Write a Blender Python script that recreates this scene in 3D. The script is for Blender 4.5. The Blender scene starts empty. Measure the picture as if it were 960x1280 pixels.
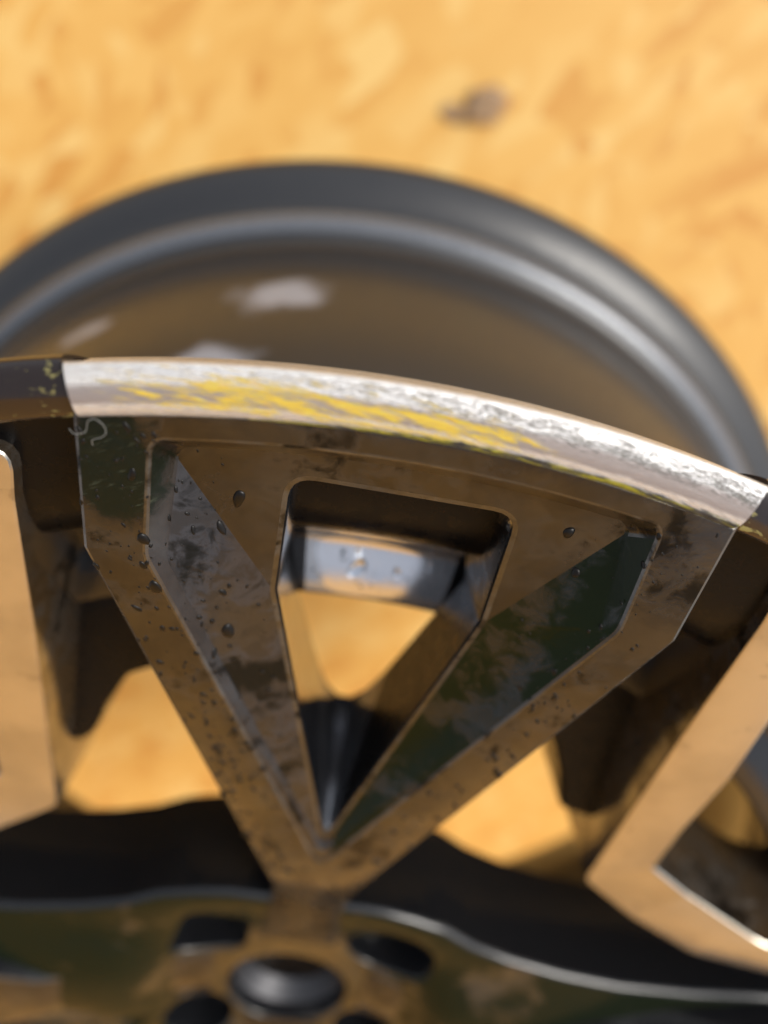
import bpy, bmesh, math, random
import numpy as np
from mathutils import Vector, Matrix

random.seed(4)
S = bpy.context.scene
COL = S.collection
FACE = 0.50             # height of the wheel face over the board
MM = 0.001

# ------------------------------------------------------------------ camera
M = ((0.9840693, 0.1754637, -0.0286372), (0.1648670, -0.8403691, 0.5163319), (0.0665317, -0.5128278, -0.8559096))
cam = bpy.data.cameras.new('camera')
cam.sensor_fit = 'VERTICAL'; cam.sensor_height = 36; cam.lens = 944.4 / 1280 * 36
cam.clip_start = 0.005; cam.clip_end = 200
cam.dof.use_dof = True; cam.dof.focus_distance = 0.127; cam.dof.aperture_fstop = 5.4
co = bpy.data.objects.new('camera', cam); COL.objects.link(co)
r, u, b = Vector(M[0]), -Vector(M[1]), -Vector(M[2])
mw = Matrix((r, u, b)).transposed().to_4x4()
mw.translation = Vector((-0.01148, 0.27437, 0.10060 + FACE))
co.matrix_world = mw
S.camera = co

# ------------------------------------------------------------------ light
SUN_EL, SUN_AZ = 48.0, 52.0     # azimuth clockwise from +Y
w = bpy.data.worlds.new('World'); S.world = w; w.use_nodes = True
nt = w.node_tree
sky = nt.nodes.new('ShaderNodeTexSky'); sky.sky_type = 'NISHITA'; sky.sun_disc = False
sky.sun_elevation = math.radians(SUN_EL); sky.sun_rotation = math.radians(SUN_AZ)
sky.dust_density = 2.5; sky.air_density = 1.0; sky.ozone_density = 1.0
hs = nt.nodes.new('ShaderNodeHueSaturation'); hs.inputs['Saturation'].default_value = .32      # thin overcast
nt.links.new(sky.outputs[0], hs.inputs['Color']); nt.links.new(hs.outputs[0], nt.nodes['Background'].inputs[0])
nt.nodes['Background'].inputs[1].default_value = 0.13
sun = bpy.data.lights.new('sun', 'SUN'); sun.energy = 1.5; sun.angle = math.radians(28); sun.color = (1, .95, .86)
so = bpy.data.objects.new('sun', sun); COL.objects.link(so)
el, az = math.radians(SUN_EL), math.radians(SUN_AZ)
sd = Vector((math.sin(az) * math.cos(el), math.cos(az) * math.cos(el), math.sin(el)))
so.rotation_euler = sd.to_track_quat('Z', 'Y').to_euler()
S.view_settings.view_transform = 'Standard'; S.view_settings.look = 'None'
S.view_settings.exposure = 0.54; S.view_settings.gamma = 1.0
S.cycles.max_bounces = 10; S.cycles.diffuse_bounces = 5; S.cycles.glossy_bounces = 6
S.cycles.use_denoising = True
S.cycles.sample_clamp_indirect = 6

# ------------------------------------------------------------------ materials
class NT:
    def __init__(s, name):
        s.m = bpy.data.materials.new(name); s.m.use_nodes = True
        s.t = s.m.node_tree; s.p = s.t.nodes['Principled BSDF']
    def n(s, kind, **kw):
        nd = s.t.nodes.new('ShaderNode' + kind)
        for k, v in kw.items():
            setattr(nd, k, v)
        return nd
    def l(s, a, bb): s.t.links.new(a, bb)
    def setp(s, **kw):
        for k, v in kw.items():
            s.p.inputs[k.replace('_', ' ')].default_value = v
    def coord(s, uv=False, scale=(1, 1, 1), loc=(0, 0, 0), rot=(0, 0, 0)):
        c = s.n('TexCoord'); mp = s.n('Mapping'); src = c.outputs['UV' if uv else 'Object']
        if any(rot):
            m0 = s.n('Mapping'); s.l(src, m0.inputs[0]); m0.inputs['Rotation'].default_value = rot; src = m0.outputs[0]
        s.l(src, mp.inputs[0])
        mp.inputs['Scale'].default_value = scale; mp.inputs['Location'].default_value = loc
        return mp.outputs[0]
    def noise(s, vec, scale, detail=4, rough=.55, dist=0):
        nd = s.n('TexNoise'); s.l(vec, nd.inputs['Vector'])
        nd.inputs['Scale'].default_value = scale; nd.inputs['Detail'].default_value = detail
        nd.inputs['Roughness'].default_value = rough; nd.inputs['Distortion'].default_value = dist
        return nd.outputs[0]
    def ramp(s, val, *stops):
        nd = s.n('ValToRGB'); s.l(val, nd.inputs[0]); cr = nd.color_ramp
        while len(cr.elements) < len(stops): cr.elements.new(.5)
        for e, (p, c) in zip(cr.elements, stops):
            e.position = p; e.color = (c, c, c, 1) if isinstance(c, (int, float)) else (*c, 1)
        return nd.outputs[0]
    def mix(s, f, a, bb):
        nd = s.n('Mix', data_type='RGBA')
        if isinstance(f, (int, float)): nd.inputs[0].default_value = f
        else: s.l(f, nd.inputs[0])
        for k, v in ((6, a), (7, bb)):
            if isinstance(v, tuple): nd.inputs[k].default_value = (*v, 1)
            else: s.l(v, nd.inputs[k])
        return nd.outputs[2]
    def math(s, op, a, bb=None, clamp=False):
        nd = s.n('Math', operation=op, use_clamp=clamp)
        for k, v in ((0, a), (1, bb)):
            if v is None: continue
            if isinstance(v, (int, float)): nd.inputs[k].default_value = v
            else: s.l(v, nd.inputs[k])
        return nd.outputs[0]
    def smooth(s, val, a, bb, lo=0., hi=1.):
        nd = s.n('MapRange', interpolation_type='SMOOTHSTEP'); s.l(val, nd.inputs[0])
        for k, v in zip((1, 2, 3, 4), (a, bb, lo, hi)): nd.inputs[k].default_value = v
        return nd.outputs[0]
    def bump(s, h, strength, dist):
        nd = s.n('Bump'); s.l(h, nd.inputs['Height'])
        nd.inputs['Strength'].default_value = strength; nd.inputs['Distance'].default_value = dist
        s.l(nd.outputs[0], s.p.inputs['Normal'])
    def out(s, sock, name): s.l(sock, s.p.inputs[name])

def mat_osb():
    k = NT('osb_board')
    c = k.coord()
    # strands: three layers of long cells lying at different angles
    cols = None
    wob = k.n('TexNoise'); k.l(c, wob.inputs['Vector']); wob.inputs['Scale'].default_value = 14; wob.inputs['Detail'].default_value = 3
    for i, (ang, sx, sy) in enumerate(((.5, 26, 62), (1.45, 30, 70), (-.75, 24, 60), (2.3, 28, 74))):
        v = k.coord(scale=(sx, sy, 1), rot=(0, 0, ang), loc=(i * 3.1, i * 1.7, 0))
        va = k.n('VectorMath', operation='MULTIPLY_ADD'); k.l(wob.outputs[1], va.inputs[0]); va.inputs[1].default_value = (.7, .7, 0); k.l(v, va.inputs[2])
        vo = k.n('TexVoronoi', voronoi_dimensions='2D'); k.l(va.outputs[0], vo.inputs['Vector']); vo.inputs['Scale'].default_value = 1
        sep = k.n('SeparateColor'); k.l(vo.outputs['Color'], sep.inputs[0])
        tone = k.ramp(sep.outputs[0], (0, (.60, .29, .058)), (.3, (.69, .385, .092)), (.7, (.73, .43, .115)), (1, (.77, .52, .18)))
        pick = k.ramp(sep.outputs[1], (.0, 0), (.52, 0), (.58, 1), (1, 1))
        grain = k.noise(k.coord(scale=(30, 900, 1), rot=(0, 0, ang)), 1, 3)
        tone = k.mix(k.math('MULTIPLY', grain, .2), tone, (.42, .20, .05))
        cols = tone if cols is None else k.mix(pick, cols, tone)
    k.out(cols, 'Base Color')
    k.setp(Roughness=.6)
    k.bump(k.noise(c, 120, 4), .3, .0006)
    return k.m

def mat_paint(name, dirt, tint=(.025, .0145, .0065), metal=.1, base=(.0085, .0065, .0045), seed=0., thr=.42, tree_patch=None, sky_blotches=None, boost=0, gloss=.55, rough=(.06, .22), coat=.3, spec=.6):
    """gloss black wheel paint; on the face a brown film of dried dirt with rinsed-out gaps"""
    k = NT(name)
    c = k.coord(loc=(seed, seed * .7, 0))
    def at(p, rad, warp):
        sep = k.n('SeparateXYZ'); k.l(k.coord(), sep.inputs[0]); tot = None
        for ax, (q, rr) in enumerate(zip(p, rad)):
            d = k.math('POWER', k.math('DIVIDE', k.math('SUBTRACT', sep.outputs[ax], q), rr), 2.)
            tot = d if tot is None else k.math('ADD', tot, d)
        return k.math('ADD', k.math('SQRT', tot), warp)
    if dirt:
        big = k.noise(c, 46, 3, .5, .6)
        mid = k.noise(c, 210, 5, .62, .5)
        fine = k.noise(c, 1100, 3, .6)
        f = k.math('ADD', k.math('MULTIPLY', big, .62), k.math('MULTIPLY', mid, .38))
        if boost: f = k.math('ADD', f, k.smooth(at((0, -.005, -.036), (.05, .05, 1.), 0), 1.1, .45, -boost * .4, boost))
        film = k.smooth(f, thr - .05, thr + .05)
        if tree_patch:
            p, rad, deep = tree_patch
            m_ = at(p, rad, k.math('MULTIPLY', k.math('SUBTRACT', mid, .5), 1.1))
            pm_ = k.smooth(m_, 1.12, .75)
            film = k.math('MULTIPLY', film, k.math('SUBTRACT', 1., k.math('MULTIPLY', pm_, deep)))
            base = k.mix(pm_, base, k.mix(k.smooth(k.noise(k.coord(scale=(1, 5, 1), rot=(0, 0, -.5)), 260, 5, .7), .56, .72), (.0075, .0098, .0052), (.045, .052, .034)))
        grey = (tint[0] * .72, tint[1] * .98, tint[2] * 1.75)
        tone = k.mix(k.smooth(k.noise(k.coord(loc=(seed + 5, 0, 0)), 34, 3), .42, .6), tint, grey)
        # water-mark rims: a band of paler dirt at the margin of each rinsed gap
        rim = k.math('MULTIPLY', k.smooth(f, thr - .01, thr + .03), k.smooth(f, thr + .10, thr + .04))
        tone = k.mix(k.math('MULTIPLY', rim, .75), tone, tuple(t * 1.5 for t in grey))
        tone = k.mix(k.math('MULTIPLY', k.smooth(fine, .55, .72), .5), tone, tuple(t * .4 for t in tint))
        tone = k.mix(k.math('MULTIPLY', k.smooth(mid, .51, .60), .55), tone, tuple(t * .55 for t in tint))
        k.out(k.math('ADD', k.math('MULTIPLY', film, .30), .12), 'Specular IOR Level')
        haze = k.smooth(k.noise(k.coord(loc=(seed + 9, 2, 0)), 60, 4, .6, .5), .40, .60, .25, 1.)
        k.out(k.math('MULTIPLY', k.math('MULTIPLY', film, gloss), haze), 'Coat Weight')
        film = k.math('MULTIPLY', film, dirt)
        k.out(k.mix(film, base, tone), 'Base Color')
        k.out(k.math('ADD', k.math('MULTIPLY', k.smooth(mid, .40, .62), .13), .07), 'Roughness')
        k.setp(Metallic=0., IOR=1.5, Coat_IOR=1.55)
        k.out(k.math('ADD', k.math('MULTIPLY', k.smooth(fine, .4, .7), .10), .05), 'Coat Roughness')
        k.bump(k.math('ADD', k.math('ADD', k.math('MULTIPLY', mid, 1.5), k.math('MULTIPLY', film, .4)), k.math('MULTIPLY', fine, .35)), .10, .0006)
    else:
        n = k.noise(c, 260, 4)
        col = None
        rg = k.ramp(n, (.3, rough[0]), (.75, rough[1]))
        if sky_blotches:
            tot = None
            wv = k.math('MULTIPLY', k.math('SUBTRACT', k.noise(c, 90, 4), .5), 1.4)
            for p, rad in sky_blotches:
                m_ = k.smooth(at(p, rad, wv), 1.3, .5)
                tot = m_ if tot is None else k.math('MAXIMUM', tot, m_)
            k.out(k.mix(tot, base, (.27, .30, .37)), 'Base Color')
        else:
            k.p.inputs['Base Color'].default_value = (*base, 1)
        k.out(rg, 'Roughness')
        k.setp(Metallic=metal, Coat_Weight=coat, Coat_Roughness=.05, Coat_IOR=1.5, Specular_IOR_Level=spec)
        k.bump(n, .05, .0004)
    return k.m

def mat_machined(name, tint=(.64, .60, .52), rough=.26):
    k = NT(name)
    c = k.coord()
    n = k.noise(c, 45, 5, .6)
    sp = k.noise(c, 160, 4, .6)
    col = k.mix(k.smooth(n, .35, .65), tuple(t * .86 for t in tint), tuple(min(1, t * 1.05) for t in tint))
    col = k.mix(k.math('MULTIPLY', k.smooth(sp, .62, .68), .45), col, tuple(t * .45 for t in tint))
    k.out(col, 'Base Color')
    k.setp(Metallic=.92, Roughness=rough)
    k.bump(k.noise(k.coord(scale=(1, 6, 1)), 600, 2), .05, .0002)
    return k.m

def mat_cap(scuffed):
    """bare aluminium of the spoke end. UV: u = millimetres along the lip, v = millimetres across it from its inner edge"""
    k = NT('scuffed_aluminium' if scuffed else 'bare_aluminium')
    if not scuffed:
        k.setp(Base_Color=(.62, .60, .58, 1), Metallic=.9, Roughness=.3); return k.m
    uvn = k.n('UVMap'); sep = k.n('SeparateXYZ'); k.l(uvn.outputs[0], sep.inputs[0])
    U, V = sep.outputs[0], sep.outputs[1]
    def st(su, sv, shear=0.):
        cb = k.n('CombineXYZ')
        k.l(k.math('MULTIPLY', U, su), cb.inputs[0])
        k.l(k.math('MULTIPLY', k.math('ADD', V, k.math('MULTIPLY', U, shear)), sv), cb.inputs[1])
        return cb.outputs[0]
    fine = k.noise(st(.5, 5, .10), 1.0, 6, .68)
    smear = k.noise(st(.10, .95, .13), 1.0, 6, .68, .5)
    smear2 = k.noise(st(.28, 2.9, .12), 1.0, 5, .7, .3)
    pits = k.noise(st(1.5, 2.8, .12), 1.0, 6, .78)
    base = k.mix(k.smooth(fine, .35, .7), (.80, .80, .80), (.52, .51, .50))
    # dull pinkish middle; paints the contrast with the sky-lit bands at both edges
    wob = k.math('ADD', V, k.math('MULTIPLY', k.math('SUBTRACT', smear2, .5), 1.6))
    dull_mid = k.math('MULTIPLY', k.smooth(wob, 5.6, 6.3), k.smooth(wob, 9.5, 8.4))
    dull = k.mix(fine, (.36, .305, .29), (.25, .22, .21))
    base = k.mix(k.math('MULTIPLY', dull_mid, .9), base, dull)
    # dark pitted scratches along the upper half, heavier to the right
    side = k.smooth(U, -30, 10)
    pv = k.math('SUBTRACT', V, k.math('MULTIPLY', k.smooth(U, -20, 45), -.4))
    band = k.math('MULTIPLY', k.smooth(pv, 7.6, 9.2), k.smooth(pv, 12.3, 10.8))
    pm = k.smooth(k.math('ADD', k.math('ADD', k.math('MULTIPLY', pits, .4), k.math('MULTIPLY', fine, .35)), k.math('MULTIPLY', smear, .25)), .49, .55)
    pm = k.math('MULTIPLY', k.math('MULTIPLY', pm, band), k.math('ADD', k.math('MULTIPLY', side, .55), .4))
    base = k.mix(pm, base, (.13, .125, .11))
    # yellow paint scraped on, running from high on the left to low on the right
    yu = k.math('MULTIPLY', k.smooth(U, -52, -30), k.smooth(U, 26, 8))
    ctr = k.math('SUBTRACT', 6.6, k.math('MULTIPLY', U, .035))
    dv = k.math('ABSOLUTE', k.math('SUBTRACT', V, ctr))
    yv = k.smooth(dv, 4.4, .6)
    yy = k.math('ADD', k.math('MULTIPLY', smear, .58), k.math('MULTIPLY', smear2, .42))
    yy = k.math('ADD', yy, k.math('MULTIPLY', k.math('MULTIPLY', yu, yv), .12))
    ym = k.math('MULTIPLY', k.smooth(yy, .548, .612), k.math('MULTIPLY', k.smooth(yu, 0, .3), k.smooth(dv, 5.0, 3.2)))
    gap = k.smooth(k.noise(st(.075, .5, .3), 1.0, 3, .6), .36, .50, .12, 1)
    ym = k.math('MULTIPLY', ym, gap)
    ycol = k.mix(k.smooth(fine, .35, .65), (.62, .36, .004), (.70, .56, .03))
    base = k.mix(k.math('MULTIPLY', ym, .85), base, ycol)
    # grey primer and yellow-green line along the ground inner edge
    edv = k.math('ADD', V, k.math('MULTIPLY', k.math('SUBTRACT', smear2, .5), 3.2))
    lim = k.smooth(U, -45, 12, 2.9, 4.7)
    ed = k.smooth(k.math('SUBTRACT', edv, lim), .35, -.15)
    ecol = k.mix(k.smooth(fine, .45, .6), (.018, .019, .02), (.12, .125, .13))
    eyel = k.math('MULTIPLY', k.smooth(k.math('ADD', k.math('MULTIPLY', smear, .8), k.math('MULTIPLY', smear2, .5)), .64, .70), k.math('MULTIPLY', k.smooth(U, -42, -15), k.smooth(U, 55, 10, .45, 1)))
    ecol = k.mix(eyel, ecol, (.56, .52, .02))
    base = k.mix(ed, base, ecol)
    k.out(base, 'Base Color')
    mt = k.math('SUBTRACT', 1., k.math('MAXIMUM', k.math('MAXIMUM', ym, ed), pm), True)
    k.out(k.math('MULTIPLY', mt, .5), 'Metallic')
    ro = k.math('ADD', .22, k.math('MULTIPLY', dull_mid, .25))
    k.out(k.math('ADD', ro, k.math('MULTIPLY', k.math('MAXIMUM', ym, ed), .25)), 'Roughness')
    h = k.math('SUBTRACT', k.math('ADD', k.math('MULTIPLY', fine, .5), k.math('MULTIPLY', ym, .6)), k.math('MULTIPLY', pm, 1.2))
    k.bump(k.math('ADD', h, k.math('MULTIPLY', ed, k.math('MULTIPLY', pits, 1.5))), .5, .0004)
    return k.m

def mat_lip():
    k = NT('chipped_lip_paint')
    uvn = k.n('UVMap'); mp = k.n('Mapping'); k.l(uvn.outputs[0], mp.inputs[0]); mp.inputs['Scale'].default_value = (.25, .5, 1)
    sep = k.n('SeparateXYZ'); k.l(uvn.outputs[0], sep.inputs[0])
    n = k.noise(mp.outputs[0], 1.2, 6, .65, .3)
    near = k.math('MAXIMUM', k.smooth(sep.outputs[0], 54, 64, 1, 0), k.smooth(sep.outputs[0], 296, 306, 0, 1))
    m_ = k.math('MULTIPLY', k.smooth(k.math('ADD', n, k.math('MULTIPLY', near, .10)), .66, .71), near)
    k.out(k.mix(m_, (.018, .011, .009), (.26, .235, .08)), 'Base Color')
    k.out(k.math('ADD', .14, k.math('MULTIPLY', m_, .4)), 'Roughness')
    k.setp(Metallic=.2, Coat_Weight=.7, Coat_Roughness=.08)
    return k.m

MAT = dict(
    osb=mat_osb(),
    face=mat_paint('dirty_face_paint', .93, tree_patch=((-.0465, .2125, -.002), (.0085, .0115, 1.), .93)),  # dark green patch: tree reflection painted in at the top left
    face2=mat_paint('dirty_hub_paint', .62, tint=(.045, .026, .011), base=(.008, .011, .005), seed=3.3, thr=.53, boost=.2),  # green base puts the tree reflection into the colour of the flanks
    black=mat_paint('gloss_black_paint', 0, metal=.1, base=(.009, .0095, .011), rough=(.10, .26)),
    edge=mat_paint('pale_edge_paint', .9, tint=(.065, .040, .018), seed=2.2, thr=.40),  # paler tint paints in the highlights along the worn edges
    green_facet=mat_paint('green_facet_paint', .6, tint=(.020, .014, .009), base=(.008, .012, .004), seed=1.2, thr=.53, gloss=.15),  # dark green base: tree reflection painted into the right facets
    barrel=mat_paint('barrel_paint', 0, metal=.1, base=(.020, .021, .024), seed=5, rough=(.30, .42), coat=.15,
                     sky_blotches=(((-.0395, .205, -.150), (.0145, .05, .011)), ((-.0560, .196, -.115), (.0125, .05, .007)), ((-.106, .182, -.150), (.008, .05, .006)))),  # pale blotches: sky reflections painted into the barrel colour
    inside=mat_paint('bright_inner_ledge', 0, metal=.9, base=(.85, .87, .92), seed=9),  # bright metal strip puts the shelf's sky reflection into the colour
    machined=mat_machined('tan_machined_face'),
    vside=mat_paint('brown_side_paint', .8, tint=(.075, .046, .021), gloss=.9, seed=7.7, thr=.40),  # brown tint: reflected board colour painted onto the V walls
    left_facet=mat_paint('left_facet_paint', .9, tint=(.036, .024, .014), base=(.008, .007, .005), seed=2.9, thr=.46, gloss=.05),  # copy for the left facets, their reflected grey-brown put into the tint
    apex=mat_paint('streak_black_paint', 0, metal=.7, base=(.16, .165, .18), seed=4.4, rough=(.12, .25), coat=.3),  # brighter copy of the black: sky streak put into the apex wall colour
    dull=mat_paint('shaded_black_paint', 0, metal=0., base=(.0045, .004, .004), seed=8, rough=(.2, .4), coat=0., spec=.13),  # darker copy of the black: shade in the recesses put into the colour
    bead=mat_paint('bead_highlight_grey', 0, metal=.3, base=(.12, .13, .15), seed=6, rough=(.25, .4), coat=.3),  # paler grey: highlight along the bead painted into the colour
    cap_hub=mat_paint('dark_hub_cap', 0, metal=.85, base=(.07, .07, .075), seed=4, rough=(.4, .6), coat=.0),
    cap=mat_cap(True), cap_clean=mat_cap(False), lip=mat_lip(),
)
def plain(name, col, rough=.5, metal=0., **kw):
    k = NT(name); k.setp(Base_Color=(*col, 1), Roughness=rough, Metallic=metal, **kw)
    return k.m
MAT['drop'] = plain('dark_dirty_water', (.005, .004, .003), .30, 0., Specular_IOR_Level=.3)
MAT['fibre'] = plain('pale_fibre', (.20, .20, .185), .5)
MAT['crumb'] = plain('dark_bark', (.32, .21, .12), .8)
MAT['water'] = plain('clear_water', (.9, .95, 1), .02, 0., Transmission_Weight=1., IOR=1.33)

# ------------------------------------------------------------------ object helpers
def link(name, me, mats, parent=None, loc=(0, 0, 0), rotz=0, sharp=32):
    if not isinstance(mats, (list, tuple)): mats = [mats]
    for m in mats: me.materials.append(m)
    me.polygons.foreach_set('use_smooth', [True] * len(me.polygons))
    me.set_sharp_from_angle(angle=math.radians(sharp))
    me.name = name
    o = bpy.data.objects.new(name, me); COL.objects.link(o)
    o.location = loc; o.rotation_euler = (0, 0, rotz)
    if parent: o.parent = parent
    return o

def from_bm(bm, fix=True):
    if fix: bmesh.ops.recalc_face_normals(bm, faces=bm.faces)
    me = bpy.data.meshes.new('m'); bm.to_mesh(me); bm.free(); return me

def fillet(poly, rads, n=5):
    """rounded closed polygon: n+1 points per corner, in order"""
    out = []
    N = len(poly)
    for i in range(N):
        p0, p, p1 = (Vector(poly[(i + d) % N]) for d in (-1, 0, 1))
        a = (p0 - p).normalized(); c = (p1 - p).normalized()
        ang = a.angle(c); rr = rads[i] if isinstance(rads, (list, tuple)) else rads
        t = min(rr / max(math.tan(ang / 2), 1e-3), .45 * (p0 - p).length, .45 * (p1 - p).length)
        A, B = p + a * t, p + c * t
        for j in range(n + 1):
            s = j / n
            out.append(((1 - s) ** 2) * A + 2 * s * (1 - s) * p + s * s * B)
    return out

def offset(poly, d, closed=True):
    """move every vertex along its outward normal (counter-clockwise polygons)"""
    N = len(poly); out = []
    for i in range(N):
        a = poly[(i - 1) % N] if (closed or i > 0) else poly[i]
        c = poly[(i + 1) % N] if (closed or i < N - 1) else poly[i]
        p = poly[i]
        e1 = (p - a); e2 = (c - p)
        n1 = Vector((e1.y, -e1.x)); n2 = Vector((e2.y, -e2.x))
        if n1.length > 1e-9: n1.normalize()
        if n2.length > 1e-9: n2.normalize()
        m = n1 + n2
        if m.length < 1e-6: m = n1
        m.normalize()
        k = 1 / max(.4, m.dot(n2 if n2.length > .5 else n1))
        out.append(p + m * d * k)
    return out

def prism(bm, poly, ztop, zbot, bev=1.2, draft=0., mat_top=0, mat_side=1, nb=3, bottom=True):
    """solid from a CCW outline (mm): rounded top edge, drafted walls, top height given by ztop(x,y)"""
    rings = []
    def zt(p): return ztop(p.x, p.y) if callable(ztop) else ztop
    for j in range(nb + 1):
        a = j / nb * math.pi / 2
        q = offset(poly, -bev * (1 - math.sin(a)))
        rings.append([bm.verts.new((v.x * MM, v.y * MM, (zt(o) - bev * (1 - math.cos(a))) * MM)) for v, o in zip(q, poly)])
    q = offset(poly, draft)
    def zb(p): return zbot(p.x, p.y) if callable(zbot) else zbot
    rings.append([bm.verts.new((v.x * MM, v.y * MM, zb(v) * MM)) for v in q])
    N = len(poly)
    for k in range(len(rings) - 1):
        for i in range(N):
            f = bm.faces.new((rings[k][i], rings[k + 1][i], rings[k + 1][(i + 1) % N], rings[k][(i + 1) % N]))
            f.material_index = mat_top if k < nb - 1 else mat_side
    for R, mi in ((rings[0], mat_top),) + (((rings[-1], mat_side),) if bottom else ()):
        es = [bm.edges.get((R[i], R[(i + 1) % N])) for i in range(N)]
        res = bmesh.ops.triangle_fill(bm, edges=es, use_beauty=True, normal=(0, 0, 1))
        for g in res['geom']:
            if isinstance(g, bmesh.types.BMFace): g.material_index = mi
    return rings

def lathe(profile, a0=0., a1=360., n=180, uv=False, caps=False):
    """profile = [(r, z) mm]; azimuth clockwise from +Y"""
    bm = bmesh.new(); full = abs(a1 - a0) >= 360
    uvl = bm.loops.layers.uv.new('UVMap') if uv else None
    cols = []
    m = n if full else n + 1
    for i in range(m):
        a = math.radians(a0 + (a1 - a0) * i / n)
        cols.append([bm.verts.new((rr * math.sin(a) * MM, rr * math.cos(a) * MM, z * MM)) for rr, z in profile])
    L = [0.]
    for p, q in zip(profile, profile[1:]): L.append(L[-1] + math.dist(p, q))
    for i in range(n):
        A, B = cols[i], cols[(i + 1) % m]
        for j in range(len(profile) - 1):
            f = bm.faces.new((A[j], A[j + 1], B[j + 1], B[j]))
            if uv:
                us = [math.radians(a0 + (a1 - a0) * t / n) * 230 for t in (i, i + 1)]
                for lp, (uu, vv) in zip(f.loops, ((us[0], L[j]), (us[0], L[j + 1]), (us[1], L[j + 1]), (us[1], L[j]))):
                    lp[uvl].uv = (uu, vv)
    if caps and not full:
        bm.faces.new(cols[0]); bm.faces.new(list(reversed(cols[-1])))
    return from_bm(bm)

def curve_pts(pts, n):
    """Catmull-Rom through points"""
    P = [Vector(p) for p in pts]; P = [P[0] * 2 - P[1]] + P + [P[-1] * 2 - P[-2]]
    out = []
    for i in range(1, len(P) - 2):
        for j in range(n):
            t = j / n
            a, b_, c, d = P[i - 1], P[i], P[i + 1], P[i + 2]
            out.append(.5 * ((2 * b_) + (c - a) * t + (2 * a - 5 * b_ + 4 * c - d) * t * t + (3 * b_ - a - 3 * c + d) * t ** 3))
    out.append(P[-2]); return out

def tube(path, radius, seg=6):
    bm = bmesh.new(); rings = []
    for i, p in enumerate(path):
        t = (path[min(i + 1, len(path) - 1)] - path[max(i - 1, 0)]).normalized()
        s = t.orthogonal().normalized() if i == 0 else (rings_s - t * rings_s.dot(t)).normalized()
        rings_s = s; c = t.cross(s)
        rings.append([bm.verts.new(p + (s * math.cos(k * 2 * math.pi / seg) + c * math.sin(k * 2 * math.pi / seg)) * radius) for k in range(seg)])
    for A, B in zip(rings, rings[1:]):
        for k in range(seg): bm.faces.new((A[k], A[(k + 1) % seg], B[(k + 1) % seg], B[k]))
    bm.faces.new(rings[0]); bm.faces.new(rings[-1])
    return from_bm(bm)

# ------------------------------------------------------------------ the board, set well below the wheel with no support between
bm = bmesh.new(); bmesh.ops.create_grid(bm, x_segments=1, y_segments=1, size=6)
floor = link('osb_floor', from_bm(bm), MAT['osb']); floor['kind'] = 'structure'

# an upright board of the same kind beyond the hub: what the lacquer mirrors
bm = bmesh.new(); bmesh.ops.create_cube(bm, size=1)
for v in bm.verts: v.co = Vector((v.co.x * 2.3, v.co.y * 2.4, v.co.z * .018))
wall = link('osb_wall', from_bm(bm), MAT['osb'], None, (0.05, -1.0, 1.2)); wall.rotation_euler = (math.pi / 2, 0, 0); wall['kind'] = 'structure'

# ------------------------------------------------------------------ the wheel
wheel = bpy.data.objects.new('alloy_wheel', None); COL.objects.link(wheel)
wheel['label'] = 'black alloy wheel with scuffed silver and yellow rim edge above the OSB board'
wheel['category'] = 'car wheel'
wheel.empty_display_size = .05

def part(name, me, mats, parent=wheel, rotz=0, sharp=32, label=None):
    o = link(name, me, mats, parent, (0, 0, FACE if parent is wheel else 0), rotz, sharp)
    if label: o['label'] = label
    return o

# barrel: one closed profile, outer wall down to the rear flange and back up the inside
def smooth_profile(pts, n=4): return [(p.x, p.y) for p in curve_pts([(a, c, 0) for a, c in pts], n)]
outer = smooth_profile([(230.2, -9), (230.4, -13), (228, -15.5), (221, -17), (218, -24), (217, -33), (206, -42), (186, -52), (176, -64), (176, -82), (186, -100), (199, -125), (207, -165), (209.5, -188), (210.5, -194), (213.5, -197.8), (217.5, -199), (219.8, -200.4), (221.5, -203.5), (224.5, -206.2), (231, -209.2), (236, -212.5), (238, -215.5), (238, -219), (236.5, -221), (233, -222)])
inner = smooth_profile([(228, -221), (218, -214), (211, -201), (205, -186), (202, -165), (194, -125), (181, -100), (168, -82), (164.5, -64), (163.6, -48), (164.2, -43.6), (165.4, -41.4), (172, -41.4), (179.5, -42.2), (181.5, -41.4), (183.3, -39.6), (185.2, -39.0), (187.2, -38.4), (189.5, -35.2), (191.5, -30), (195, -23), (205, -17), (222, -13), (225.4, -10)])
i0 = min(i for i, p in enumerate(outer) if p[0] >= 214.5 and p[1] < -190)
i1 = min(i for i, p in enumerate(outer) if p[0] >= 221.0 and p[1] < -195)
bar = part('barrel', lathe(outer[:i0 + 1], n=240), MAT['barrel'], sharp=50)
link('bead_seat', lathe(outer[i0:i1 + 1], n=240), MAT['bead'], bar, sharp=50)
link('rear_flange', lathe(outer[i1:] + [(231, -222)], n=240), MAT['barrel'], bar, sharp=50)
kk = [i for i, p in enumerate(inner) if p[0] > 189.4 and p[1] > -36][0]
k0 = [i for i, p in enumerate(inner) if p[1] > -44][0]
link('barrel_inner_wall', lathe([(231, -222)] + inner[:kk + 1], n=240), MAT['black'], bar, sharp=50)
link('barrel_shoulder', lathe(inner[kk:] + [outer[0]], n=240), MAT['dull'], bar, sharp=50)
ledge_me = lathe([(a, c + .12) for a, c in inner[k0 + 3:kk + 1]], -5.2, 5.9, 24)

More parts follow.
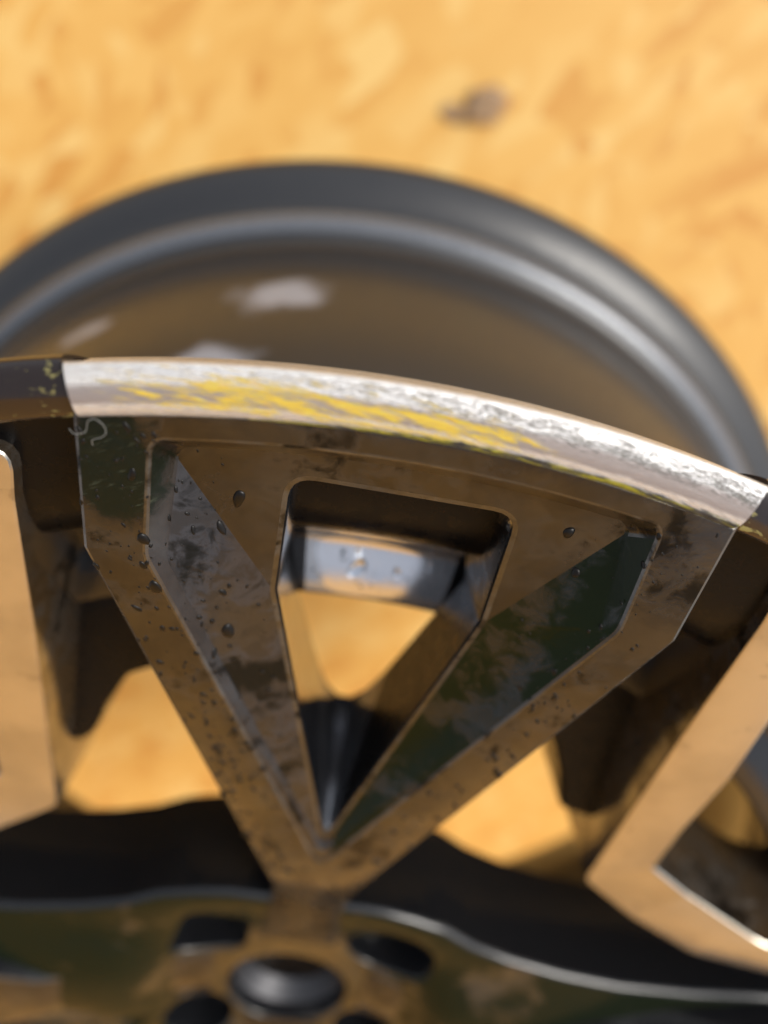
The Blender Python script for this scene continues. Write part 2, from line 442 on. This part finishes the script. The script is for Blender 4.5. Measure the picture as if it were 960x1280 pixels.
# lip segments between the spoke ends
lip_prof = smooth_profile([(224.5, -12), (225.3, -5), (225.8, -3.2), (227.2, -2.3), (231, -2.0), (233.6, -2.2), (234.9, -3.0), (235.2, -4.2), (234, -7.5), (232.6, -10.5), (231.4, -13)], 3)
lip_me = lathe(lip_prof + [lip_prof[0]], 13.25, 90 - 13.25, 48, uv=True, caps=True)
for i in range(4):
    if i == 0: part('rim_lip', lip_me, MAT['lip'], rotz=0, sharp=40)
    else:
        o = bpy.data.objects['rim_lip'].copy(); COL.objects.link(o); o.rotation_euler.z = i * math.pi / 2

# ---- triangular spoke
def tab(y, pts):
    return float(np.interp(y, [p[0] for p in pts], [p[1] for p in pts]))
Z_OUT = [(28, -37), (55, -29.5), (77, -22.5), (100, -18.2), (196, -2.6), (220, -2.0), (228, -1.9)]
Z_RIDGE = [(80, -22), (100, -18.0), (196, -2.9), (219, -2.2), (224, -2.1)]
def az(deg, rr): a = math.radians(deg); return Vector((rr * math.sin(a), rr * math.cos(a)))
NF, NTOP = 5, 9
def tri_ring(c1, c2, c3y, rads, top_r):
    """five-cornered ring c1 (top corner, half), c2 (kink, half), apex at (0, c3y); CCW starting at the top right corner"""
    base = [Vector((c1[0], c1[1])), Vector((-c1[0], c1[1])), Vector((-c2[0], c2[1])), Vector((0, c3y)), Vector((c2[0], c2[1]))]
    f = fillet(base, [rads[0], rads[0], rads[1], rads[2], rads[1]], NF)
    n = NF + 1
    A, B = f[n - 1], f[n]
    mid = []
    for j in range(1, NTOP + 1):
        s = j / (NTOP + 1); p = A.lerp(B, s)
        if top_r:
            aa = math.atan2(A.x, A.y); ra = A.length
            bow = (math.cos(aa * 0) * 0)
            a_ = aa * (1 - 2 * s); rad = ra
            p = Vector((rad * math.sin(a_), rad * math.cos(a_)))
        mid.append(p)
    return f[:n] + mid + f[n:]

def spoke_mesh():
    bm = bmesh.new()
    def mk(ring, z): return [bm.verts.new((p.x * MM, p.y * MM, (z(p) if callable(z) else z) * MM)) for p in ring]
    def bridge(A, B, mi, diag=None):
        N = len(A)
        for i in range(N):
            j = (i + 1) % N
            # B inside A; CCW seen from above
            if diag == 'a':
                for tri in ((A[i], A[j], B[i]), (A[j], B[j], B[i])): bm.faces.new(tri).material_index = mi
            else:
                bm.faces.new((A[i], A[j], B[j], B[i])).material_index = mi
    ridge = tri_ring((40.6, 218.9), (41.2, 196), 93.5, (3.2, 9, 2.5), True)
    zr = lambda p: tab(p.y, Z_RIDGE)
    r0 = mk(offset(ridge, .55), lambda p: zr(p) + .0)
    r1 = mk(offset(ridge, .15), lambda p: zr(p) - .12)
    r2 = mk(offset(ridge, -.25), lambda p: zr(p) - .55)
    floor_ring = tri_ring((37.6, 215.6), (38.2, 194.6), 99.0, (3.0, 8, 2.2), True)
    Z_FL = [(95, -19.8), (105, -19.2), (150, -12.8), (194.6, -5.0), (204, -6.6), (213, -8.2), (219, -7.2)]
    r3a = mk(offset(floor_ring, .5), lambda p: max(tab(p.y, Z_FL) + .5, tab(p.y, Z_FL)))
    r3 = mk(floor_ring, lambda p: tab(p.y, Z_FL))
    hole = tri_ring((19.1, 212.4), (19.6, 186.2), 103.6, (4.2, 6, 1.6), False)
    Z_H = [(100, -21), (104, -20.4), (140, -16.4), (186, -12.2), (212.4, -8.6)]
    zh = lambda p: tab(p.y, Z_H)
    h0 = mk(offset(hole, 1.1), lambda p: zh(p) + .05)
    h1 = mk(offset(hole, .2), lambda p: zh(p) - .18)
    h2 = mk(offset(hole, -.15), lambda p: zh(p) - .75)
    # lower hole outline: blunt apex, walls flare down to the ledge
    low = tri_ring((15.2, 203), (20.2, 178), 104.5, (4.2, 8, 11.5), False)
    Z_L = [(100, -57), (120, -53), (165, -40), (186, -36), (212, -36)]
    mid = [a.lerp(c, .45) for a, c in zip(hole, low)]
    h3 = mk(mid, lambda p: zh(p) * .55 + tab(p.y, Z_L) * .45)
    h4 = mk(low, lambda p: tab(p.y, Z_L))
    bridge(r0, r1, 3); bridge(r1, r2, 3); bridge(r2, r3a, 0); bridge(r3a, r3, 0)
    for f in bm.faces:
        c_ = f.calc_center_median()
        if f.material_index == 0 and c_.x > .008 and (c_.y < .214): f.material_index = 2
    # recess floor: facets with a crease from ridge corner to hole kink
    N = len(r3); nf = NF + 1
    iRC_R_end = 0            # first point of the right top corner fillet (adjacent to the right side)
    for i in range(N):
        j = (i + 1) % N
        A0, A1, B0, B1 = r3[i], r3[j], h0[i], h0[j]
        if i == N - 1:                      # side from right kink to right top corner: crease corner -> hole kink
            tris = ((A0, A1, B0), (A1, B1, B0))
        elif i == nf + NTOP + nf - 1:       # left top corner to left kink
            tris = ((A0, B1, B0), (A0, A1, B1))
        else:
            tris = ((A0, A1, B1, B0),)
        for q_, t in enumerate(tris):
            green_facet = (i == N - 1 and q_ == 0) or (i < N - 1 and i >= 4 * nf + NTOP - 1)
            left_facet = (i == nf + NTOP + nf - 1 and q_ == 1) or (2 * nf + NTOP <= i < 3 * nf + NTOP)
            bm.faces.new(t).material_index = 2 if green_facet else 4 if left_facet else 0
    bridge(h0, h1, 3); bridge(h1, h2, 1)
    for A, B in ((h2, h3), (h3, h4)):
        for i in range(N):
            j = (i + 1) % N
            apex = 3 * nf + NTOP <= i < 4 * nf + NTOP - 1
            bm.faces.new((A[i], A[j], B[j], B[i])).material_index = 5 if apex else 6 if i >= 4 * nf + NTOP - 1 else 1
    # ---- outer frame: from the cap edge round the ridge to the stem
    half = [az(13.30, 227.0), Vector((51.5, 196.2)), Vector((10.8, 78)), Vector((10.5, 55)), Vector((13, 26))]
    right = [half[0]] + [half[0].lerp(half[1], t) for t in (.4, .85)] + [half[1]] + [half[1].lerp(half[2], t) for t in (.03, .25, .5, .75, .95)] + half[2:]
    arc = [az(13.30 * (1 - 2 * j / 12), 227.0) for j in range(1, 12)]
    left = [Vector((-p.x, p.y)) for p in reversed(right)]
    path = list(reversed(right)) + arc + list(reversed(left))      # CCW: stem right -> cap right -> cap left -> stem left
    NP = len(path); nr = len(right)
    zo = lambda p: tab(p.y, Z_OUT)
    def on_arc(i): return nr - 1 <= i <= NP - nr
    inn = offset(path, -.7, False)
    o0 = [bm.verts.new((p.x * MM, p.y * MM, zo(p) * MM)) for p in inn]
    o1 = [bm.verts.new((p.x * MM, p.y * MM, (zo(p) - .22) * MM)) for p in offset(path, -.2, False)]
    o2 = [bm.verts.new((p.x * MM, p.y * MM, (zo(p) - .8) * MM)) for p in path]
    Z_B = [(26, -62), (60, -60), (80, -56), (120, -46), (196, -30), (220, -24), (228, -20)]
    wide = lambda y: tab(y, [(26, 7), (60, 9), (90, 6), (130, 2), (196, .6), (230, .3)])
    bot = [p + Vector(((1 if p.x > 0 else -1) * wide(p.y) * (0 if on_arc(i) and 0 < i else 1), 0)) for i, p in enumerate(path)]
    o3 = [bm.verts.new((p.x * MM, p.y * MM, tab(p.y, Z_B) * MM)) for p in bot]
    for A, B, mi in ((o0, o1, 3), (o1, o2, 3), (o2, o3, 1)):
        for i in range(NP - 1):
            bm.faces.new((A[i], B[i], B[i + 1], A[i + 1])).material_index = mi
    # frame top: polygon between path (o0) and the ridge ring r0
    edges = []
    for L in (o0,):
        for a_, c_ in zip(L, L[1:]): edges.append(bm.edges.get((a_, c_)))
    edges.append(bm.edges.new((o0[-1], o0[0])))
    for i in range(N): edges.append(bm.edges.get((r0[i], r0[(i + 1) % N])))
    res = bmesh.ops.triangle_fill(bm, edges=edges, use_beauty=True, use_dissolve=False, normal=(0, 0, 1))
    for g in res['geom']:
        if isinstance(g, bmesh.types.BMFace): g.material_index = 0
    bm.normal_update()
    me = bpy.data.meshes.new('m'); bmesh.ops.recalc_face_normals(bm, faces=bm.faces); bm.to_mesh(me); bm.free()
    return me

cap_prof = [(226.0, -4.2), (226.1, -2.6), (226.5, -1.5), (227.1, -.75), (227.9, -.25), (229.0, .08), (230.4, .22), (231.8, .18), (233.1, -.1), (234.3, -.35), (234.9, -.62), (235.15, -1.1), (234.95, -1.8), (233.4, -6), (232.6, -10), (231.4, -13), (226, -13)]
cap_me = lathe(cap_prof + [cap_prof[0]], -12.95, 12.95, 72, uv=True, caps=True)
sp_me = spoke_mesh()

# ---- V spoke of the gap at the right of the front spoke (mirrored for the other side)
V_OUT = [(70.5, 208), (72, 196), (74, 156), (79, 80), (97.5, 67.3), (119, 58.5), (140, 62.5), (164, 68), (206, 71)]
V_IN = [(204, 86), (172, 85), (150, 80), (134.5, 74.6), (105.3, 89), (92.5, 97.5), (91, 120), (90.5, 145), (88, 169), (87, 206)]
def zv(x, y):
    rr = math.hypot(x, y)
    return tab(rr, [(80, -38), (105, -36.5), (125, -32), (165, -22), (205, -13.5), (222, -10)])
def v_mesh(mirror):
    P = [Vector(p) for p in V_OUT + V_IN]
    P = fillet(P, [5, 20, 60, 4.5, 8, 12, 20, 20, 3, 3, 20, 20, 20, 3.5, 2, 20, 30, 20, 5], 4)
    if mirror: P = [Vector((-p.x * .935, p.y)) for p in P]
    area = sum(a.x * c.y - c.x * a.y for a, c in zip(P, P[1:] + P[:1]))
    if area < 0: P.reverse()
    bm = bmesh.new()
    prism(bm, P, zv, lambda x, y: zv(x, y) - 34, bev=.9, draft=2.0, mat_top=0, mat_side=1)
    return from_bm(bm)
v_r, v_l = v_mesh(False), v_mesh(True)

spokes = []
for i in range(4):
    nm = 'triangular_spoke'
    if i == 0:
        o = part(nm, sp_me, [MAT['face'], MAT['black'], MAT['green_facet'], MAT['edge'], MAT['left_facet'], MAT['apex'], MAT['dull']], sharp=24)
        cp = link('spoke_cap', cap_me, MAT['cap'], o, sharp=60)
        lg = link('ledge', ledge_me, MAT['inside'], o, sharp=50)
        cp['label'] = 'scraped silver spoke end with yellow paint marks'
        clean = cap_me.copy(); clean.materials.clear(); clean.materials.append(MAT['cap_clean'])
    else:
        o2 = o.copy(); COL.objects.link(o2); o2.rotation_euler.z = i * math.pi / 2
        l2 = lg.copy(); COL.objects.link(l2); l2.parent = o2
        c2 = cp.copy(); c2.data = clean; c2['label'] = 'clean silver spoke end'; COL.objects.link(c2); c2.parent = o2
for nm, me, r0_ in (('v_spoke', v_r, (0, -math.pi / 2)), ('v_spoke', v_l, (0, math.pi / 2))):
    a_ = part(nm, me, [MAT['machined'], MAT['vside']], rotz=r0_[0], sharp=28)
    b_ = a_.copy(); COL.objects.link(b_); b_.rotation_euler.z = r0_[1]

# ---- hub plate with lug pockets, bore, and the webs running out left and right
def hub_mesh():
    q = [(23, 58), (33, 56), (44, 52.5), (54, 46), (67, 41), (86, 36.5), (105, 34.5), (130, 36), (160, 41)]
    up = [Vector(p) for p in q]
    out = [Vector((p.x, -p.y)) for p in reversed(up)]
    right = list(reversed(out))[::1]
    poly = [Vector((p.x, -p.y)) for p in up] + [Vector(p) for p in reversed(up)]
    poly = poly + [Vector((-p.x, p.y)) for p in up] + [Vector((-p.x, -p.y)) for p in reversed(up)]
    # order: bottom right going out, top right coming in, top left going out, bottom left coming in -> CCW
    fine = []
    for i in range(len(poly)):
        a_, c_ = poly[i], poly[(i + 1) % len(poly)]
        k_ = max(1, int((c_ - a_).length / 9))
        for j in range(k_): fine.append(a_.lerp(c_, j / k_))
    poly = fine
    def zt(p):
        rr = p.length
        z = tab(rr, [(20, -38.5), (30, -37.5), (46, -33), (60, -30.5), (200, -30)])
        if abs(p.x) > 36 and abs(p.y) < 33:
            z += tab(abs(p.y), [(0, 6.5), (12, 6.0), (31, .3), (33, 0)]) * min(1, (abs(p.x) - 36) / 14)
        return z
    bm = bmesh.new()
    bev = 2.4; rings = []
    for j in range(5):
        a_ = j / 4 * math.pi / 2
        pl = offset(poly, -bev * (1 - math.sin(a_)))
        rings.append([bm.verts.new((v.x * MM, v.y * MM, (zt(o_) - bev * (1 - math.cos(a_))) * MM)) for v, o_ in zip(pl, poly)])
    rings.append([bm.verts.new((v.x * MM, v.y * MM, -66 * MM)) for v in offset(poly, -1)])
    N = len(poly)
    for k_ in range(5):
        for i in range(N):
            bm.faces.new((rings[k_][i], rings[k_ + 1][i], rings[k_ + 1][(i + 1) % N], rings[k_][(i + 1) % N]))  .material_index = 0 if k_ < 1 else 1
    edges = [bm.edges.get((rings[0][i], rings[0][(i + 1) % N])) for i in range(N)]
    def hole(pts, depth, bv, mi, bottom=True):
        n = len(pts); R = []
        for j in range(4):
            a_ = j / 3 * math.pi / 2
            pl = offset(pts, bv * (1 - math.sin(a_)))
            R.append([bm.verts.new((v.x * MM, v.y * MM, (zt(o_) - bv * (1 - math.cos(a_))) * MM)) for v, o_ in zip(pl, pl)])
        R.append([bm.verts.new((v.x * MM, v.y * MM, (zt(v) - depth) * MM)) for v in offset(pts, -.8)])
        for k_ in range(4):
            for i in range(n):
                bm.faces.new((R[k_][i], R[k_][(i + 1) % n], R[k_ + 1][(i + 1) % n], R[k_ + 1][i])).material_index = 0 if k_ < 2 else 1
        if bottom: bm.faces.new(R[-1]).material_index = 1
        return [bm.edges.get((R[0][i], R[0][(i + 1) % n])) for i in range(n)]
    circ = lambda cx, cy, rr, n=36, sq=1.: [Vector((cx + rr * math.cos(2 * math.pi * i / n), cy + rr * sq * math.sin(2 * math.pi * i / n))) for i in range(n)]
    edges += hole(circ(0, -7, 20.5), 12, 1.6, 0)
    L = [Vector(p) for p in ((-41, 15), (-16.5, 15), (-16.5, 40), (-35, 43))]
    edges += hole(fillet(L, 6, 5), 15, 1.5, 1)
    edges += hole(circ(30, 30, 14), 15, 1.5, 1)
    edges += hole(circ(-29, -26, 11.5), 15, 1.5, 1)
    edges += hole(circ(31, -25, 11.5), 15, 1.5, 1)
    # a few inner support points so the sheet follows its relief
    res = bmesh.ops.triangle_fill(bm, edges=edges, use_beauty=True, normal=(0, 0, 1))
    fs = [g for g in res['geom'] if isinstance(g, bmesh.types.BMFace)]
    for _ in range(3):
        es = [e for e in {e for f in fs if f.is_valid for e in f.edges} if e.calc_length() > .009]
        if not es: break
        inner_e = [e for e in es if len(e.link_faces) == 2 and all(f in set(fs) for f in e.link_faces)]
        r_ = bmesh.ops.subdivide_edges(bm, edges=inner_e, cuts=1)
        newf = set(fs) | {f for v in r_['geom_inner'] if isinstance(v, bmesh.types.BMVert) for f in v.link_faces}
        fs = [f for f in newf if f.is_valid]
        r_ = bmesh.ops.triangulate(bm, faces=[f for f in fs if len(f.verts) > 3])
        fs = [f for f in set(fs) | set(r_['faces']) if f.is_valid]
        for v in {v for f in fs for v in f.verts}:
            if all(f in set(fs) for f in v.link_faces):
                v.co.z = zt(Vector((v.co.x / MM, v.co.y / MM))) * MM
    return from_bm(bm)
hub = part('hub', hub_mesh(), [MAT['face2'], MAT['black']], sharp=40)
dome = [(0.01, -46.6), (13.5, -46.6), (14.2, -46.2), (14.8, -45.2), (16.5, -43.4), (18.4, -41.2), (19.4, -40.2), (19.8, -40.6), (19.8, -46)]
cc = link('bore_ring', lathe(dome[2:], n=48), MAT['cap_hub'], hub, (0, -.007, -.003), sharp=50)
link('centre_cap', lathe(dome[:3], n=48), MAT['dull'], hub, (0, -.007, -.003), sharp=50)

# ---- webs between the spokes and the V arms, set back under the face
def web_mesh(mx):
    P = [Vector(p) for p in ((24, 171), (29, 152), (38, 139), (47, 132), (57, 126), (63, 113), (67, 99), (80, 96), (80, 152))]
    P = [Vector((p.x * mx, p.y)) for p in P]
    if mx < 0: P.reverse()
    bm = bmesh.new()
    prism(bm, fillet(P, [1, 8, 10, 10, 6, 8, 4, 2, 2], 3), -43, -64, bev=2.5, draft=1.5, mat_top=0, mat_side=0)
    return from_bm(bm)
for mx in (1, -1):
    a_ = part('web', web_mesh(mx), MAT['dull'])
    b_ = a_.copy(); COL.objects.link(b_); b_.rotation_euler.z = -mx * math.pi / 2

# ------------------------------------------------------------------ things lying on the wheel and on the board
from mathutils.bvhtree import BVHTree
sv = [v.co.copy() for v in sp_me.vertices]
bvh = BVHTree.FromPolygons(sv, [tuple(p.vertices) for p in sp_me.polygons])
def add_dome(bm, pos, nrm, rx, ry, h, ang, seg=12):
    nrm = nrm.normalized(); t = nrm.orthogonal().normalized(); bt = nrm.cross(t)
    ca, sa = math.cos(ang), math.sin(ang); t, bt = t * ca + bt * sa, bt * ca - t * sa
    ph = [random.uniform(0, 6.28) for _ in range(3)]
    rows = []
    for lv, (rs, hs) in enumerate(((1.0, -.05), (.97, .30), (.80, .68), (.45, .94))):
        row = []
        for i in range(seg):
            a_ = 2 * math.pi * i / seg
            wv = 1 + .12 * math.sin(2 * a_ + ph[0]) + .08 * math.sin(3 * a_ + ph[1])
            row.append(bm.verts.new(pos + t * (rx * rs * wv * math.cos(a_)) + bt * (ry * rs * wv * math.sin(a_)) + nrm * h * hs))
        rows.append(row)
    top = bm.verts.new(pos + nrm * h)
    for A, B in zip(rows, rows[1:]):
        for i in range(seg): bm.faces.new((A[i], A[(i + 1) % seg], B[(i + 1) % seg], B[i]))
    for i in range(seg): bm.faces.new((rows[-1][i], rows[-1][(i + 1) % seg], top))
def tag(o, label=None, cat=None, group=None, kind=None):
    for k_, v in (('label', label), ('category', cat), ('group', group), ('kind', kind)):
        if v: o[k_] = v
    return o
def on_spoke(x, y):
    hit, n, _, _ = bvh.ray_cast(Vector((x * MM, y * MM, .05)), Vector((0, 0, -1)))
    return (hit, n) if hit and hit.z > -.030 and n.z > .3 else (None, None)
# fine dark spots: dried spray over the spoke
random.seed(11)
bm = bmesh.new(); cnt = 0
while cnt < 620:
    y = random.uniform(66, 223)
    x = random.gauss(0, 1) * 6 + random.choice((-1, 1)) * (8 + (y - 70) * .26)
    if x > 0 and random.random() < .5: continue
    hit, n = on_spoke(x, y)
    if not hit: continue
    rr = min(1.3, .14 + random.expovariate(1 / .25)) * MM * (1.0 if y < 190 else .8)
    add_dome(bm, hit, n, rr * random.uniform(1, 1.7), rr * random.uniform(.6, .9), rr * .28, random.uniform(-.6, .6) + 1.2, 9)
    cnt += 1
tag(link('dried_spray', from_bm(bm), MAT['drop'], None, (0, 0, FACE), sharp=60), kind='stuff', label='fine dark spots of dried spray over the front spoke', cat='dirt')
def drop(name, x, y, z, rx, ry, h, ang, m, label, group=None):
    bm = bmesh.new()
    if z is None:
        hit, n = on_spoke(x, y); pos, nn = hit, n
    else: pos, nn = Vector((x, y, z)) * MM, Vector((0, 0, 1))
    add_dome(bm, Vector((0, 0, 0)), nn, rx * MM, ry * MM, h * MM, ang, 18)
    return tag(link(name, from_bm(bm), MAT[m], None, pos + Vector((0, 0, FACE)), sharp=70), label, 'water drop', group)
bm = bmesh.new()
for _ in range(46):
    a_, r_ = math.radians(random.uniform(-5.2, 6.2)), random.choice((random.uniform(167, 178), random.uniform(185.6, 187)))
    q = random.uniform(.15, .42) * MM
    add_dome(bm, Vector((r_ * math.sin(a_), r_ * math.cos(a_), -41.25 if r_ < 180 else -38.9)) * MM, Vector((0, 0, 1)), q * random.uniform(1, 1.4), q, q * .7, random.uniform(0, 3), 9)
tag(link('fine_water_beads', from_bm(bm), MAT['drop'], None, (0, 0, FACE), sharp=70), kind='stuff', label='fine dark beads of dirty water on the ledge inside the spoke opening', cat='water')
G = 'drops on the ledge inside the spoke opening'
drop('water_drop', -3.7, 173.2, -41.1, 2.4, 1.9, 1.5, .3, 'water', 'largest clear water drop on the shiny ledge inside the spoke opening', G)
drop('water_drop', 5.5, 173.6, -41.1, 1.2, .9, .8, 1.1, 'water', 'small clear water drop on the ledge, right of the largest drop', G)
drop('water_drop', -4.4, 177.2, -41.1, .9, .8, .7, .4, 'water', 'small clear water drop on the ledge, behind the largest drop', G)
drop('water_drop', 12.3, 176.5, -41.1, .8, .6, .6, .9, 'water', 'tiny clear water drop at the right end of the shiny ledge', G)
drop('dirt_drop', 28.6, 211.0, None, 1.25, .9, .5, .2, 'drop', 'dark round drop on the brown plate right of the opening')
drop('dirt_drop', -27.5, 206.5, None, 2.0, .9, .4, .5, 'drop', 'dark long drop on the brown plate left of the opening')

# pale curled fibre stuck on the top left corner of the spoke
pts = [(-52.5, 218.5, -1.5), (-51.6, 218.1, -.9), (-50.9, 218.2, -.8), (-49.9, 218.7, -.9), (-49.6, 219.5, -.8), (-49.2, 220.9, -.3), (-48.2, 221.5, -.2), (-47.2, 221.0, -.2), (-46.7, 220.2, -.3), (-46.7, 219.2, -.5), (-47.5, 218.3, -.7), (-48.6, 217.7, -1.0), (-49.0, 217.2, -1.1), (-49.0, 216.3, -1.5)]
tag(link('fibre', tube(curve_pts([Vector(p) * MM for p in pts], 5), .00006, 6), MAT['fibre'], None, (0, 0, FACE)), 'pale curled fibre stuck to the top left corner of the spoke', 'fibre')

# dark chip on the board
bm = bmesh.new()
bmesh.ops.create_icosphere(bm, subdivisions=3, radius=1)
for v in bm.verts:
    a_ = math.sin(v.co.x * 3.1 + 1) * math.sin(v.co.y * 4.3) * .22 + math.sin(v.co.z * 6 + v.co.x * 5) * .08
    v.co *= 1 + a_
    v.co = Vector((v.co.x * .016, v.co.y * .0115, max(v.co.z, -.35) * .007 + .00245))
tag(link('bark_chip', from_bm(bm), MAT['crumb'], None, (.046, .256, 0), .5), 'dark grey chip lying on the OSB board beyond the wheel', 'wood chip')
bm = bmesh.new()
bmesh.ops.create_icosphere(bm, subdivisions=2, radius=1)
for v in bm.verts:
    v.co *= 1 + .2 * math.sin(v.co.x * 4 + v.co.y * 3)
    v.co = Vector((v.co.x * .009, v.co.y * .006, max(v.co.z, -.35) * .003 + .00105))
tag(link('bark_chip', from_bm(bm), MAT['crumb'], None, (.026, .246, 0), -.3), 'smaller, fainter dark chip just left of the dark grey chip on the board', 'wood chip')
